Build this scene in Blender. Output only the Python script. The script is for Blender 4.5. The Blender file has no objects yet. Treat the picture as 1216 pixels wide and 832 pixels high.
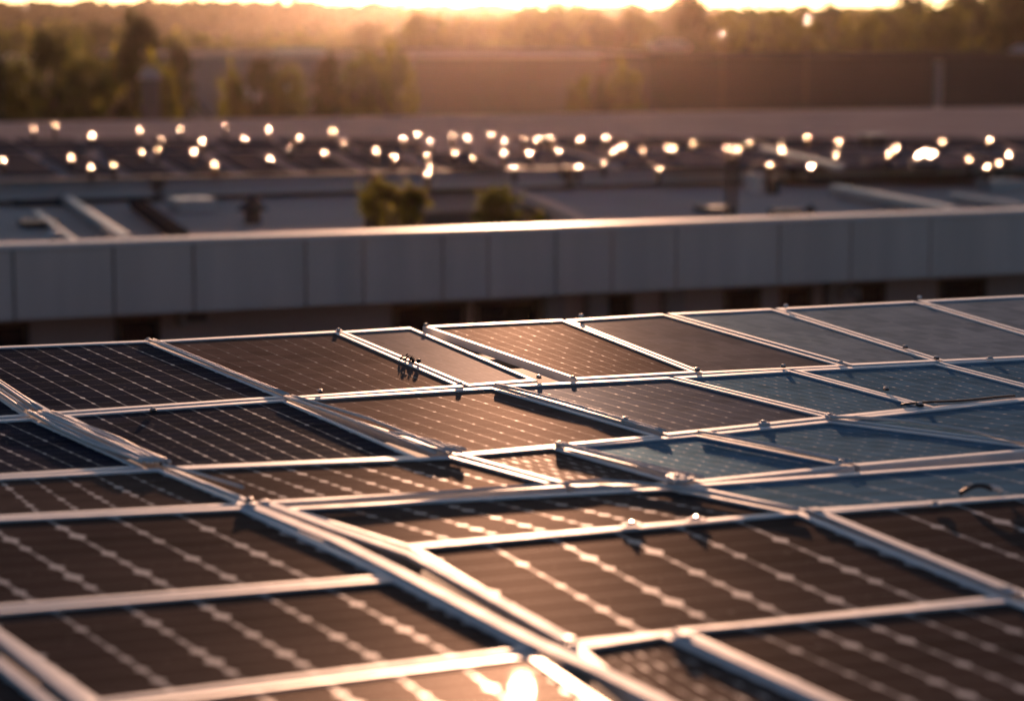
import bpy, bmesh, math, random
from mathutils import Vector, Matrix, noise as mnoise
R = math.radians
C = bpy.context.scene.collection
sc = bpy.context.scene
random.seed(7)

# ------------------------------------------------------------------ camera
EYE = Vector((0, 0, 12.0)); FP = 2871.0; PITCH = math.atan((416 - 30) / FP)
cam_d = bpy.data.cameras.new('camera'); cam = bpy.data.objects.new('camera', cam_d); C.objects.link(cam)
cam.location = EYE; cam.rotation_euler = (math.pi / 2 - PITCH, 0, 0)
cam_d.sensor_width = 36; cam_d.lens = FP * 36 / 1216; cam_d.clip_start = 0.1; cam_d.clip_end = 12000
cam_d.dof.use_dof = True; cam_d.dof.focus_distance = 10.5; cam_d.dof.aperture_fstop = 1.6
sc.camera = cam
# ------------------------------------------------------------------ light
SUN_EL = 3.4; SUN_AZ = 0.0
SUN = Vector((math.sin(R(SUN_AZ)) * math.cos(R(SUN_EL)), math.cos(R(SUN_AZ)) * math.cos(R(SUN_EL)), math.sin(R(SUN_EL))))
w = bpy.data.worlds.new('World'); sc.world = w; w.use_nodes = True
nt = w.node_tree; sky = nt.nodes.new('ShaderNodeTexSky'); sky.sky_type = 'NISHITA'; sky.sun_disc = False
sky.sun_elevation = R(SUN_EL); sky.sun_rotation = R(SUN_AZ); sky.altitude = 100; sky.air_density = 0.5; sky.dust_density = 0.8; sky.ozone_density = 1.6
tint = nt.nodes.new('ShaderNodeMix'); tint.data_type = 'RGBA'; tint.blend_type = 'MULTIPLY'; tint.inputs['Factor'].default_value = 1.0; tint.inputs['B'].default_value = (1.0, 0.93, 0.93, 1)
nt.links.new(sky.outputs[0], tint.inputs['A']); nt.links.new(tint.outputs['Result'], nt.nodes['Background'].inputs[0]); nt.nodes['Background'].inputs[1].default_value = 0.05
sd = bpy.data.lights.new('sun', 'SUN'); sun = bpy.data.objects.new('sun', sd); C.objects.link(sun)
sd.energy = 3.4; sd.angle = R(0.53); sd.color = (1.0, 0.54, 0.33)
sun.rotation_euler = (-SUN).to_track_quat('-Z', 'Y').to_euler()
sc.view_settings.view_transform = 'Standard'; sc.view_settings.look = 'None'
sc.view_settings.exposure = 1.4; sc.view_settings.gamma = 1.0; sc.view_settings.use_curve_mapping = False
sc.cycles.max_bounces = 6; sc.cycles.transparent_max_bounces = 8; sc.cycles.sample_clamp_indirect = 4.0
sc.cycles.caustics_reflective = False

# ------------------------------------------------------------------ pixel -> world (photo pixels, 1216 x 832)
FW = Vector((0, math.cos(PITCH), -math.sin(PITCH))); UPV = Vector((0, math.sin(PITCH), math.cos(PITCH))); RT = Vector((1, 0, 0))
def ray(px, py): return (FW + RT * ((px - 608) / FP) + UPV * ((416 - py) / FP)).normalized()
def on_plane(px, py, p, n): d = ray(px, py); return EYE + d * ((p - EYE).dot(n) / d.dot(n))
def at_z(px, py, z): return on_plane(px, py, Vector((0, 0, z)), Vector((0, 0, 1)))
def at_y(px, py, Y): d = ray(px, py); return EYE + d * (Y / d.y)
ROW = Vector((0.923, 0.384, 0)).normalized(); AWAY = Vector((-0.384, 0.923, 0)).normalized()

# ------------------------------------------------------------------ helpers
def tag(o, label=None, cat=None, group=None, kind=None):
    if label: o['label'] = label
    if cat: o['category'] = cat
    if group: o['group'] = group
    if kind: o['kind'] = kind
    return o
def thing(name, label, cat, loc=(0, 0, 0), group=None, rz=0):
    o = bpy.data.objects.new(name, None); C.objects.link(o); o.location = loc; o.rotation_euler = (0, 0, rz)
    o.empty_display_size = 0.2
    return tag(o, label, cat, group)
def obj(name, bm, mat, parent=None, smooth=False, world=True):
    """Link a bmesh as one object. world=True: bmesh coordinates are world ones, moved into the parent's frame."""
    me = bpy.data.meshes.new(name)
    if parent is not None and world:
        M = Matrix.Translation(chain_loc(parent)) @ Matrix.Rotation(chain_rz(parent), 4, 'Z')
        bm.transform(M.inverted())
    bm.normal_update(); bm.to_mesh(me); bm.free(); me.materials.append(mat)
    if smooth:
        for p in me.polygons: p.use_smooth = True
    o = bpy.data.objects.new(name, me); C.objects.link(o)
    if parent is not None: o.parent = parent
    return o
def chain_loc(o):
    return o.location.copy() if o.parent is None else chain_loc(o.parent) + o.location
def chain_rz(o):
    return o.rotation_euler.z + (chain_rz(o.parent) if o.parent else 0)
def box(bm, c, sx, sy, sz, ex=Vector((1, 0, 0)), ey=Vector((0, 1, 0)), ez=Vector((0, 0, 1)), bev=0.0):
    """Box whose base centre is c, extents along ex, ey, ez."""
    vs = []
    for k in (0, 1):
        for (i, j) in ((-1, -1), (1, -1), (1, 1), (-1, 1)):
            vs.append(bm.verts.new(c + ex * (i * sx / 2) + ey * (j * sy / 2) + ez * (k * sz)))
    fs = [(3, 2, 1, 0), (4, 5, 6, 7), (0, 1, 5, 4), (1, 2, 6, 5), (2, 3, 7, 6), (3, 0, 4, 7)]
    ff = [bm.faces.new([vs[i] for i in f]) for f in fs]
    if bev:
        es = list({e for f in ff for e in f.edges})
        bmesh.ops.bevel(bm, geom=es, offset=bev, segments=2, affect='EDGES', profile=0.6)
def tube(bm, pts, rad, seg=8, cap=True):
    rings = []
    for i, p in enumerate(pts):
        a = pts[max(i - 1, 0)]; b = pts[min(i + 1, len(pts) - 1)]
        t = (b - a).normalized(); up = Vector((0, 0, 1)) if abs(t.z) < 0.95 else Vector((1, 0, 0))
        s = t.cross(up).normalized(); u = s.cross(t).normalized()
        rr = rad[i] if isinstance(rad, (list, tuple)) else rad
        rings.append([bm.verts.new(p + s * (math.cos(k / seg * 2 * math.pi) * rr) + u * (math.sin(k / seg * 2 * math.pi) * rr)) for k in range(seg)])
    for a, b in zip(rings, rings[1:]):
        for k in range(seg): bm.faces.new((a[k], a[(k + 1) % seg], b[(k + 1) % seg], b[k]))
    if cap:
        bm.faces.new(rings[0][::-1]); bm.faces.new(rings[-1])
def lathe(bm, c, prof, seg=16):
    rings = [[bm.verts.new(c + Vector((r * math.cos(k / seg * 2 * math.pi), r * math.sin(k / seg * 2 * math.pi), z))) for k in range(seg)] for r, z in prof]
    for a, b in zip(rings, rings[1:]):
        for k in range(seg): bm.faces.new((a[k], a[(k + 1) % seg], b[(k + 1) % seg], b[k]))
    bm.faces.new(rings[0][::-1]); bm.faces.new(rings[-1])
def slab(bm, pts, h):
    """Prism: polygon pts (world, top face, counter-clockwise from above), thickness h straight down."""
    t = [bm.verts.new(p) for p in pts]; b = [bm.verts.new(p - Vector((0, 0, h))) for p in pts]
    bm.faces.new(t); bm.faces.new(b[::-1]); n = len(pts)
    for i in range(n): bm.faces.new((t[(i + 1) % n], t[i], b[i], b[(i + 1) % n]))
    bmesh.ops.recalc_face_normals(bm, faces=bm.faces)

# ------------------------------------------------------------------ materials
def mat(name, col, rough=0.6, metal=0.0, var=0.15, scale=3.0, bump=0.0, spec=0.5, detail=4.0, coat=0.0, stretch=None, rvar=0.1):
    m = bpy.data.materials.new(name); m.use_nodes = True; t = m.node_tree; b = t.nodes['Principled BSDF']
    tc = t.nodes.new('ShaderNodeTexCoord'); nz = t.nodes.new('ShaderNodeTexNoise'); nz.inputs['Scale'].default_value = scale; nz.inputs['Detail'].default_value = detail
    if stretch:
        mp = t.nodes.new('ShaderNodeMapping'); mp.inputs['Scale'].default_value = stretch
        t.links.new(tc.outputs['Object'], mp.inputs[0]); t.links.new(mp.outputs[0], nz.inputs[0])
    else: t.links.new(tc.outputs['Object'], nz.inputs[0])
    mx = t.nodes.new('ShaderNodeMix'); mx.data_type = 'RGBA'
    mx.inputs['A'].default_value = (*[c * (1 - var) for c in col], 1); mx.inputs['B'].default_value = (*[min(1, c * (1 + var)) for c in col], 1)
    t.links.new(nz.outputs[0], mx.inputs['Factor']); t.links.new(mx.outputs['Result'], b.inputs['Base Color'])
    mr = t.nodes.new('ShaderNodeMapRange'); mr.inputs[3].default_value = max(0.02, rough - rvar); mr.inputs[4].default_value = min(1, rough + rvar)
    t.links.new(nz.outputs[0], mr.inputs[0]); t.links.new(mr.outputs[0], b.inputs['Roughness'])
    b.inputs['Metallic'].default_value = metal; b.inputs['Specular IOR Level'].default_value = spec
    b.inputs['Coat Weight'].default_value = coat
    if bump:
        bp = t.nodes.new('ShaderNodeBump'); bp.inputs['Strength'].default_value = bump; bp.inputs['Distance'].default_value = 0.02
        t.links.new(nz.outputs[0], bp.inputs['Height']); t.links.new(bp.outputs[0], b.inputs['Normal'])
    return m
def pv_material(name, cell, nu, nv, line=0.5, lw=0.02, dia=0.10, rough=0.48, coat_r=0.03, sheen=0.010, sheen_col=(1, 1, 1), ribbon=0.35):
    """Photovoltaic laminate: clipped-corner cells, silver ribbons and pale diamonds, under glass. Uses the panel's UV."""
    m = bpy.data.materials.new(name); m.use_nodes = True; t = m.node_tree; N = t.nodes; L = t.links; b = N['Principled BSDF']
    uv = N.new('ShaderNodeUVMap'); sp = N.new('ShaderNodeSeparateXYZ'); L.new(uv.outputs[0], sp.inputs[0])
    def M(op, a, c=None):
        n = N.new('ShaderNodeMath'); n.operation = op
        for i, v in enumerate((a, c)):
            if v is None: continue
            if isinstance(v, (int, float)): n.inputs[i].default_value = v
            else: L.new(v, n.inputs[i])
        return n.outputs[0]
    U = M('MULTIPLY', sp.outputs[0], nu); V = M('MULTIPLY', sp.outputs[1], nv)
    def edge(x): f = M('FRACT', x); return M('MINIMUM', f, M('SUBTRACT', 1.0, f))
    du, dv = edge(U), edge(V)
    nz = N.new('ShaderNodeTexNoise'); nz.inputs['Scale'].default_value = 9.0; nz.inputs['Detail'].default_value = 3.0
    tc = N.new('ShaderNodeTexCoord'); L.new(tc.outputs['Object'], nz.inputs[0])
    # per-node size change: white noise on the rounded cell corner
    wn = N.new('ShaderNodeTexWhiteNoise'); wn.noise_dimensions = '2D'; cb = N.new('ShaderNodeCombineXYZ')
    L.new(M('ROUND', U), cb.inputs[0]); L.new(M('ROUND', V), cb.inputs[1]); L.new(cb.outputs[0], wn.inputs[0])
    dsz = M('MULTIPLY', M('ADD', M('MULTIPLY', wn.outputs[0], 1.1), 0.35), dia)
    lu = M('LESS_THAN', du, lw); lv = M('LESS_THAN', dv, lw * 0.35)
    di = M('LESS_THAN', M('ADD', M('MULTIPLY', du, 1.6), M('MULTIPLY', dv, 0.55)), dsz)
    wseg = N.new('ShaderNodeTexWhiteNoise'); wseg.noise_dimensions = '2D'; cb2 = N.new('ShaderNodeCombineXYZ')
    L.new(M('ROUND', U), cb2.inputs[0]); L.new(M('FLOOR', M('MULTIPLY', V, 1.0)), cb2.inputs[1]); L.new(cb2.outputs[0], wseg.inputs[0])
    lu2 = M('MULTIPLY', lu, M('ADD', M('MULTIPLY', wseg.outputs[0], 0.6), 0.25))
    mask = M('MINIMUM', M('MAXIMUM', M('MAXIMUM', lu2, M('MULTIPLY', lv, 0.30)), di), 1.0)
    # cell colour, slight change from cell to cell, fine contact fingers
    wc = N.new('ShaderNodeTexWhiteNoise'); wc.noise_dimensions = '2D'; cb3 = N.new('ShaderNodeCombineXYZ')
    L.new(M('FLOOR', U), cb3.inputs[0]); L.new(M('FLOOR', V), cb3.inputs[1]); L.new(cb3.outputs[0], wc.inputs[0])
    fing = M('MULTIPLY', M('LESS_THAN', edge(M('MULTIPLY', V, 3.0)), 0.06), 0.25)
    vary = M('ADD', M('ADD', M('MULTIPLY', wc.outputs[0], 0.5), M('MULTIPLY', nz.outputs[0], 0.7)), fing)
    cr = N.new('ShaderNodeMix'); cr.data_type = 'RGBA'; cr.inputs['A'].default_value = (*[c * 0.45 for c in cell], 1); cr.inputs['B'].default_value = (*[c * 1.45 for c in cell], 1)
    L.new(vary, cr.inputs['Factor'])
    mx = N.new('ShaderNodeMix'); mx.data_type = 'RGBA'; mx.inputs['B'].default_value = (line, line * 0.97, line * 0.93, 1)
    L.new(mask, mx.inputs['Factor']); L.new(cr.outputs['Result'], mx.inputs['A'])
    # thin dust film, patchy
    nd = N.new('ShaderNodeTexNoise'); nd.inputs['Scale'].default_value = 1.7; nd.inputs['Detail'].default_value = 6.0; L.new(tc.outputs['Object'], nd.inputs[0])
    edge_dirt = M('MULTIPLY', M('MAXIMUM', M('SUBTRACT', 1.0, M('MULTIPLY', sp.outputs[1], 11.0)), 0.0), M('MULTIPLY', nz.outputs[0], 0.5))   # grime settled on the low edge
    ns = N.new('ShaderNodeTexNoise'); ns.inputs['Scale'].default_value = 26.0; ns.inputs['Detail'].default_value = 1.0; L.new(tc.outputs['Object'], ns.inputs[0])
    spots = M('MULTIPLY', M('GREATER_THAN', ns.outputs[0], 0.74), 0.5)
    dust = M('MINIMUM', M('ADD', M('ADD', M('MULTIPLY', M('POWER', nd.outputs[0], 2.0), 0.14), edge_dirt), spots), 0.8)
    dm = N.new('ShaderNodeMix'); dm.data_type = 'RGBA'; dm.inputs['B'].default_value = (0.22, 0.19, 0.16, 1)
    L.new(dust, dm.inputs['Factor']); L.new(mx.outputs['Result'], dm.inputs['A'])
    # anti-glare solar glass: matte cells below, a weak blurred sheen and a weaker mirror on top; silver ribbons shine on their own
    bp = N.new('ShaderNodeBump'); bp.inputs['Strength'].default_value = 0.04; bp.inputs['Distance'].default_value = 0.004
    L.new(nd.outputs[0], bp.inputs['Height'])
    df = N.new('ShaderNodeBsdfDiffuse'); L.new(dm.outputs['Result'], df.inputs['Color'])
    g1 = N.new('ShaderNodeBsdfGlossy'); L.new(M('ADD', M('MULTIPLY', nd.outputs[0], 0.14), rough - 0.07), g1.inputs['Roughness']); L.new(bp.outputs[0], g1.inputs['Normal'])
    g1.inputs['Color'].default_value = (*sheen_col, 1)
    g2 = N.new('ShaderNodeBsdfGlossy'); g2.inputs['Roughness'].default_value = coat_r
    gr = N.new('ShaderNodeBsdfGlossy'); gr.inputs['Roughness'].default_value = 0.45; gr.inputs['Color'].default_value = (line, line, line, 1)
    def mixs(f, x, y):
        n = N.new('ShaderNodeMixShader')
        if isinstance(f, (int, float)): n.inputs[0].default_value = f
        else: L.new(f, n.inputs[0])
        L.new(x, n.inputs[1]); L.new(y, n.inputs[2]); return n.outputs[0]
    sh = mixs(M('MULTIPLY', mask, ribbon), df.outputs[0], gr.outputs[0])
    sh = mixs(M('MULTIPLY', M('ADD', nd.outputs[0], 0.5), sheen), sh, g1.outputs[0])
    sh = mixs(0.00025, sh, g2.outputs[0])
    L.new(sh, N['Material Output'].inputs['Surface']); N.remove(b)
    return m
def leaf_mat(name, col, trans=0.45):
    m = bpy.data.materials.new(name); m.use_nodes = True; t = m.node_tree; b = t.nodes['Principled BSDF']; out = t.nodes['Material Output']
    gi = t.nodes.new('ShaderNodeNewGeometry'); mx = t.nodes.new('ShaderNodeMix'); mx.data_type = 'RGBA'
    mx.inputs['A'].default_value = (*[c * 0.5 for c in col], 1); mx.inputs['B'].default_value = (col[0] * 1.7, col[1] * 1.5, col[2] * 1.2, 1)
    t.links.new(gi.outputs['Random Per Island'], mx.inputs['Factor']); t.links.new(mx.outputs['Result'], b.inputs['Base Color'])
    b.inputs['Roughness'].default_value = 0.6; b.inputs['Specular IOR Level'].default_value = 0.25
    tr = t.nodes.new('ShaderNodeBsdfTranslucent'); t.links.new(mx.outputs['Result'], tr.inputs[0]); ms = t.nodes.new('ShaderNodeMixShader'); ms.inputs[0].default_value = trans
    t.links.new(b.outputs[0], ms.inputs[1]); t.links.new(tr.outputs[0], ms.inputs[2]); t.links.new(ms.outputs[0], out.inputs['Surface'])
    return m
ALU = mat('aluminium_frame', (0.84, 0.82, 0.79), 0.55, 0.5, 0.12, 14, 0.05, stretch=(1, 1, 1))
WHITE = mat('white_coated_metal', (0.80, 0.78, 0.75), 0.6, 0.0, 0.10, 8, 0.05)
CABLE = mat('white_cable_sheath', (0.74, 0.71, 0.66), 0.5, 0.0, 0.15, 20, 0.1)
BLACKP = mat('black_plastic', (0.02, 0.02, 0.022), 0.5, 0.0, 0.3, 20)
STEEL = mat('galvanised_steel', (0.45, 0.45, 0.46), 0.45, 0.9, 0.2, 12)
CHROME = mat('polished_metal_cap', (0.92, 0.88, 0.82), 0.22, 1.0, 0.03, 5, rvar=0.03)
MEMBR = mat('grey_roof_membrane', (0.08, 0.07, 0.065), 0.75, 0.0, 0.3, 0.5, 0.1)
ROOFA = mat('pale_roof_sheet', (0.74, 0.57, 0.46), 0.9, 0.0, 0.22, 0.25, 0.0, spec=0.0)
ROOFB = mat('weathered_roof_sheet', (0.46, 0.38, 0.34), 0.9, 0.0, 0.25, 0.35, 0.0, spec=0.0)
FASC = mat('grey_fascia_metal', (0.72, 0.57, 0.475), 0.65, 0.05, 0.24, 1.6, 0.0, stretch=(1.5, 1.5, 0.12))
CAPM = mat('pale_coping_metal', (0.78, 0.73, 0.67), 0.55, 0.1, 0.10, 2, 0.03)
WALLD = mat('brown_render_wall', (0.14, 0.115, 0.10), 0.85, 0.0, 0.2, 1.5, 0.2)
WALLF = mat('dark_cladding_wall', (0.060, 0.050, 0.052), 0.85, 0.0, 0.2, 0.4, spec=0.2, stretch=(1, 1, 0.15))
BITUM = mat('dark_bitumen_roof', (0.05, 0.045, 0.045), 0.95, 0.0, 0.3, 0.5, spec=0.0)
WALLP = mat('pale_cladding_wall', (0.34, 0.28, 0.25), 0.8, 0.0, 0.15, 0.3)
DARKG = mat('dark_window_glass', (0.012, 0.012, 0.014), 0.12, 0.0, 0.3, 2)
SLABM = mat('dark_roof_module', (0.10, 0.095, 0.10), 0.7, 0.0, 0.3, 0.8, spec=0.0)
SLABG = mat('grey_roof_module', (0.17, 0.155, 0.16), 0.75, 0.0, 0.3, 0.8, spec=0.0)
BAYW = mat('brown_bay_wall', (0.48, 0.36, 0.31), 0.85, 0.0, 0.2, 1.2, spec=0.1)
RUST = mat('brown_painted_post', (0.10, 0.065, 0.045), 0.7, 0.0, 0.3, 5)
DUCT = mat('sheet_metal_duct', (0.50, 0.47, 0.44), 0.45, 0.5, 0.15, 2)
GROUND = mat('dry_ground', (0.09, 0.075, 0.05), 0.95, 0.0, 0.4, 0.05, spec=0.1)
HILLM = mat('wooded_hill', (0.05, 0.055, 0.03), 0.95, 0.0, 0.5, 0.02, spec=0.05)
BARK = mat('bark', (0.07, 0.05, 0.035), 0.9, 0.0, 0.3, 6, 0.4)
LEAF1 = leaf_mat('olive_leaves', (0.105, 0.120, 0.020), .6); LEAF2 = leaf_mat('dark_green_leaves', (0.042, 0.054, 0.014), 0.42)
LEAF3 = leaf_mat('yellow_green_leaves', (0.155, 0.160, 0.020), 0.62); LEAFF = leaf_mat('far_wood_leaves', (0.05, 0.045, 0.022), 0.3)

# ------------------------------------------------------------------ setting: ground, hills
bm = bmesh.new()
for a in range(1): 
    vs = [bm.verts.new(p) for p in ((-6000, -200, 0), (6000, -200, 0), (6000, 9000, 0), (-6000, 9000, 0))]; bm.faces.new(vs)
tag(obj('ground', bm, GROUND), kind='structure')
def hill_h(x, y):
    X = x / y * FP + 608                       # bearing only decides how the ridge runs along the skyline
    top = 12 + (13 if X < 300 else 13 - (X - 300) / 400 * 4) / FP * y
    top += mnoise.noise(Vector((x / 80, 3.1, 0))) * 1.6 + mnoise.noise(Vector((x / 25, 7.7, 0))) * .7
    return max(2, top)
bm = bmesh.new(); nx, ny = 160, 24; grid = []
for j in range(ny + 1):
    y = 430 + 620 * j / ny; line = []
    for i in range(nx + 1):
        x = (-0.42 + 0.84 * i / nx) * 1000; s = min(1, j / ny * 1.6); s = s * s * (3 - 2 * s)
        fall = 1 if j <= ny * 0.8 else (1 - j / ny) * 5
        line.append(bm.verts.new((x, y, -0.5 + hill_h(x, 850) * s * fall + mnoise.noise(Vector((x / 70, y / 70, 1))) * 2 * s)))
    grid.append(line)
for j in range(ny):
    for i in range(nx): bm.faces.new((grid[j][i], grid[j][i + 1], grid[j + 1][i + 1], grid[j + 1][i]))
tag(obj('hills', bm, HILLM, smooth=True), kind='structure')

# ------------------------------------------------------------------ trees
def crown_mesh(name, seed, lm, n_clump=34, per=46, leaf=0.34, shape=(1, 1, 1.15)):
    """Crown of leaf-sized faces about 4 m across, centre at origin."""
    rnd = random.Random(seed); bm = bmesh.new()
    for c in range(n_clump):
        while True:
            p = Vector((rnd.uniform(-1, 1), rnd.uniform(-1, 1), rnd.uniform(-1, 1)))
            if 0.25 < p.length < 1: break
        p = Vector((p.x * 1.9 * shape[0], p.y * 1.9 * shape[1], p.z * 1.9 * shape[2])); cr = rnd.uniform(0.45, 0.95)
        for k in range(per):
            q = Vector((rnd.gauss(0, 1), rnd.gauss(0, 1), rnd.gauss(0, 0.8))) * (cr * 0.55)
            a = Vector((rnd.gauss(0, 1), rnd.gauss(0, 1), rnd.gauss(0, 1))).normalized(); b2 = a.orthogonal().normalized()
            b2.rotate(Matrix.Rotation(rnd.uniform(0, 6.28), 3, a)); d = a.cross(b2); s = leaf * rnd.uniform(0.5, 1.2)
            o = p + q; bm.faces.new([bm.verts.new(o - b2 * s), bm.verts.new(o - d * s * 0.45), bm.verts.new(o + b2 * s), bm.verts.new(o + d * s * 0.45)])
    me = bpy.data.meshes.new(name); bm.to_mesh(me); bm.free(); me.materials.append(lm); return me
def trunk_mesh(seed):
    rnd = random.Random(seed); bm = bmesh.new()
    pts = [Vector((rnd.uniform(-.1, .1) * k, rnd.uniform(-.1, .1) * k, -3.9 + k * 1.0)) for k in range(6)]
    tube(bm, pts, [0.26, 0.22, 0.19, 0.15, 0.11, 0.05], 9)
    for k in range(7):
        z = rnd.uniform(1.6, 4.2); a = rnd.uniform(0, 6.28); p0 = pts[0].lerp(pts[5], z / 5); l = rnd.uniform(1.0, 1.8)
        p2 = p0 + Vector((math.cos(a) * l, math.sin(a) * l, l * 0.7)); tube(bm, [p0, p0.lerp(p2, .5) + Vector((0, 0, -.1)), p2], [0.08, 0.055, 0.02], 6)
    me = bpy.data.meshes.new('trunk'); bm.to_mesh(me); bm.free(); me.materials.append(BARK); return me
CROWN = {'olive': [crown_mesh('crown', s, LEAF1) for s in (1, 2)], 'dark': [crown_mesh('crown', s, LEAF2, shape=(.85, .85, 1.35)) for s in (3, 4)],
         'yellow': [crown_mesh('crown', s, LEAF3) for s in (5, 6)]}
TRUNK = [trunk_mesh(s) for s in (11, 12)]
def tree(px, top, wpx, Y, kind, label, group=None, zscale=None, base=0.0):
    """Tree at bearing px whose top shows at height `top` px and whose crown is wpx px wide, Y metres ahead."""
    p = at_y(px, top, Y); H = p.z - base; wid = wpx / FP * Y
    o = thing('tree', label, 'tree', (p.x, p.y, base), group, rz=random.uniform(0, 6.28))
    sx = wid / 4.2; cz = min(H * 0.42, sx * 2.6 * 1.3) if zscale is None else zscale * H
    c = bpy.data.objects.new('crown', random.choice(CROWN[kind])); C.objects.link(c); c.parent = o
    ch = min(H * 0.40, max(wid * 0.60, H * .25)); c.location = (0, 0, H - ch); c.scale = (sx, sx, ch / 2.35)
    tr = bpy.data.objects.new('trunk', random.choice(TRUNK)); C.objects.link(tr); tr.parent = o
    ts = (H - ch + 0.3) / 4.6; tr.scale = (ts * .8, ts * .8, ts); tr.location = (0, 0, 3.9 * ts)
    return o
LEFTT = [(-20, 60, 60, 118, 'dark', 'dark leafy tree at the left edge of the photo beside the far roof'), (28, 72, 55, 122, 'olive', 'short olive tree next to the dark tree at the left edge'),
  (62, 48, 62, 112, 'dark', 'tall dark tree on the left, first broad crown behind the glinting roof'), (100, 62, 55, 108, 'olive', 'olive tree in the middle of the left cluster'),
  (128, 66, 50, 118, 'yellow', 'yellowish tree in the left cluster, between the olive and the tallest dark tree'), (165, 28, 70, 114, 'dark', 'tallest dark crown of the left tree cluster'),
  (188, 72, 54, 105, 'yellow', 'low yellow-green tree at the foot of the tallest dark tree'), (212, 60, 44, 120, 'dark', 'dark slim tree just left of the pale warehouse'),
  (278, 80, 34, 112, 'yellow', 'thin yellow sapling in front of the pale warehouse'), (312, 78, 44, 114, 'dark', 'small dark tree before the middle of the pale warehouse'),
  (345, 82, 42, 112, 'olive', 'olive tree under the bright roof edge of the pale warehouse'), (388, 76, 48, 116, 'dark', 'dark round tree at the right end of the pale warehouse'),
  (430, 70, 56, 114, 'olive', 'olive tree between the pale warehouse and the long brown warehouse'), (470, 56, 44, 112, 'yellow', 'tall yellow-green tree against the left end of the brown warehouse'),
  (448, 46, 46, 130, 'dark', 'dark crown rising behind the yellow-green tree in the centre left'),
  (690, 96, 36, 128, 'olive', 'low tree growing before the middle of the brown warehouse'), (742, 78, 44, 126, 'yellow', 'yellow-green tree where the brown warehouse meets the dark one'), (720, 92, 38, 127, 'dark', 'dark tree left of the yellow-green tree at the warehouse corner'),
  (985, 128, 26, 128, 'dark', 'small dark shrub-like tree at the foot of the dark warehouse'), (1013, 126, 22, 128, 'dark', 'narrow dark tree right of the shrub-like tree at the dark warehouse')]
for a in LEFTT: tree(*a, group='trees in front of the far warehouses')
ORD = ['first', 'second', 'third', 'fourth', 'fifth', 'sixth', 'seventh', 'eighth', 'ninth', 'tenth', 'eleventh', 'twelfth', 'thirteenth', 'fourteenth', 'fifteenth', 'sixteenth', 'seventeenth', 'eighteenth', 'nineteenth', 'twentieth',
       'twenty-first', 'twenty-second', 'twenty-third', 'twenty-fourth', 'twenty-fifth', 'twenty-sixth', 'twenty-seventh', 'twenty-eighth', 'twenty-ninth', 'thirtieth', 'thirty-first', 'thirty-second', 'thirty-third', 'thirty-fourth', 'thirty-fifth', 'thirty-sixth', 'thirty-seventh', 'thirty-eighth']
BACK = [(505, 26, 60, 'olive'), (545, 30, 56, 'olive'), (585, 27, 58, 'yellow'), (622, 20, 54, 'olive'), (655, 14, 60, 'olive'), (690, 16, 56, 'yellow'), (722, 20, 52, 'dark'), (755, 20, 50, 'olive'), (790, 16, 52, 'dark'),
        (822, 8, 58, 'dark'), (858, 22, 50, 'yellow'), (890, 18, 52, 'olive'), (922, 16, 50, 'yellow'), (955, 24, 46, 'olive'), (990, 8, 46, 'dark'), (1022, 22, 46, 'yellow'), (1052, 18, 52, 'olive'), (1085, 6, 56, 'dark'), (1118, 14, 50, 'olive'), (1148, 10, 54, 'dark'), (1180, -16, 74, 'olive'), (1225, -26, 80, 'dark')]
for i, (px, top, wp, k) in enumerate(BACK):
    look = {'olive': 'olive tree', 'dark': 'dark tree', 'yellow': 'yellow-green tree'}[k]
    tree(px, top - 10, wp * 1.15, 205 + 25 * ((i * 7) % 3), k, 'backlit %s, %s from the left in the line above the long warehouses' % (look, ORD[i]), 'trees behind the warehouses')
LB = [(-10, 34, 60), (30, 30, 54), (75, 28, 60), (118, 32, 50), (155, 34, 56), (200, 40, 54), (240, 42, 60), (282, 40, 52), (322, 44, 56), (362, 42, 54), (402, 40, 56), (440, 34, 54), (480, 32, 56)]
for i, (px, top, wp) in enumerate(LB):
    tree(px, top, wp * 1.15, 300 + 30 * ((i * 5) % 3), ['olive', 'yellow', 'olive', 'dark'][i % 4], 'hazy far tree, %s from the left along the foot of the wooded hill' % ORD[i], 'far trees at the foot of the hill')
# far wood covering the hillside: nobody could count it
rnd = random.Random(5); bm = bmesh.new()
for k in range(3200):
    y = 400 + 480 * rnd.random(); x = rnd.uniform(-0.30, 0.30) * y
    s = min(1, max(0, (y - 430) / 620) * 1.6); s = s * s * (3 - 2 * s)
    z = max(0, -0.5 + hill_h(x, 850) * s); r = rnd.uniform(1.3, 3.0)
    for q in range(9):
        a = Vector((rnd.gauss(0, 1), rnd.gauss(0, 1), rnd.gauss(0, 1))).normalized(); b2 = a.orthogonal(); d = a.cross(b2)
        o = Vector((x + rnd.gauss(0, r * .5), y + rnd.gauss(0, r * .5), z + r * 0.7 + rnd.gauss(0, r * .35))); l = r * rnd.uniform(.4, .8)
        bm.faces.new([bm.verts.new(o - b2 * l), bm.verts.new(o - d * l), bm.verts.new(o + b2 * l), bm.verts.new(o + d * l)])
tag(obj('far_wood', bm, LEAFF), 'hazy wooded hillside along the skyline on the left', 'woods', kind='stuff')

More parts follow.
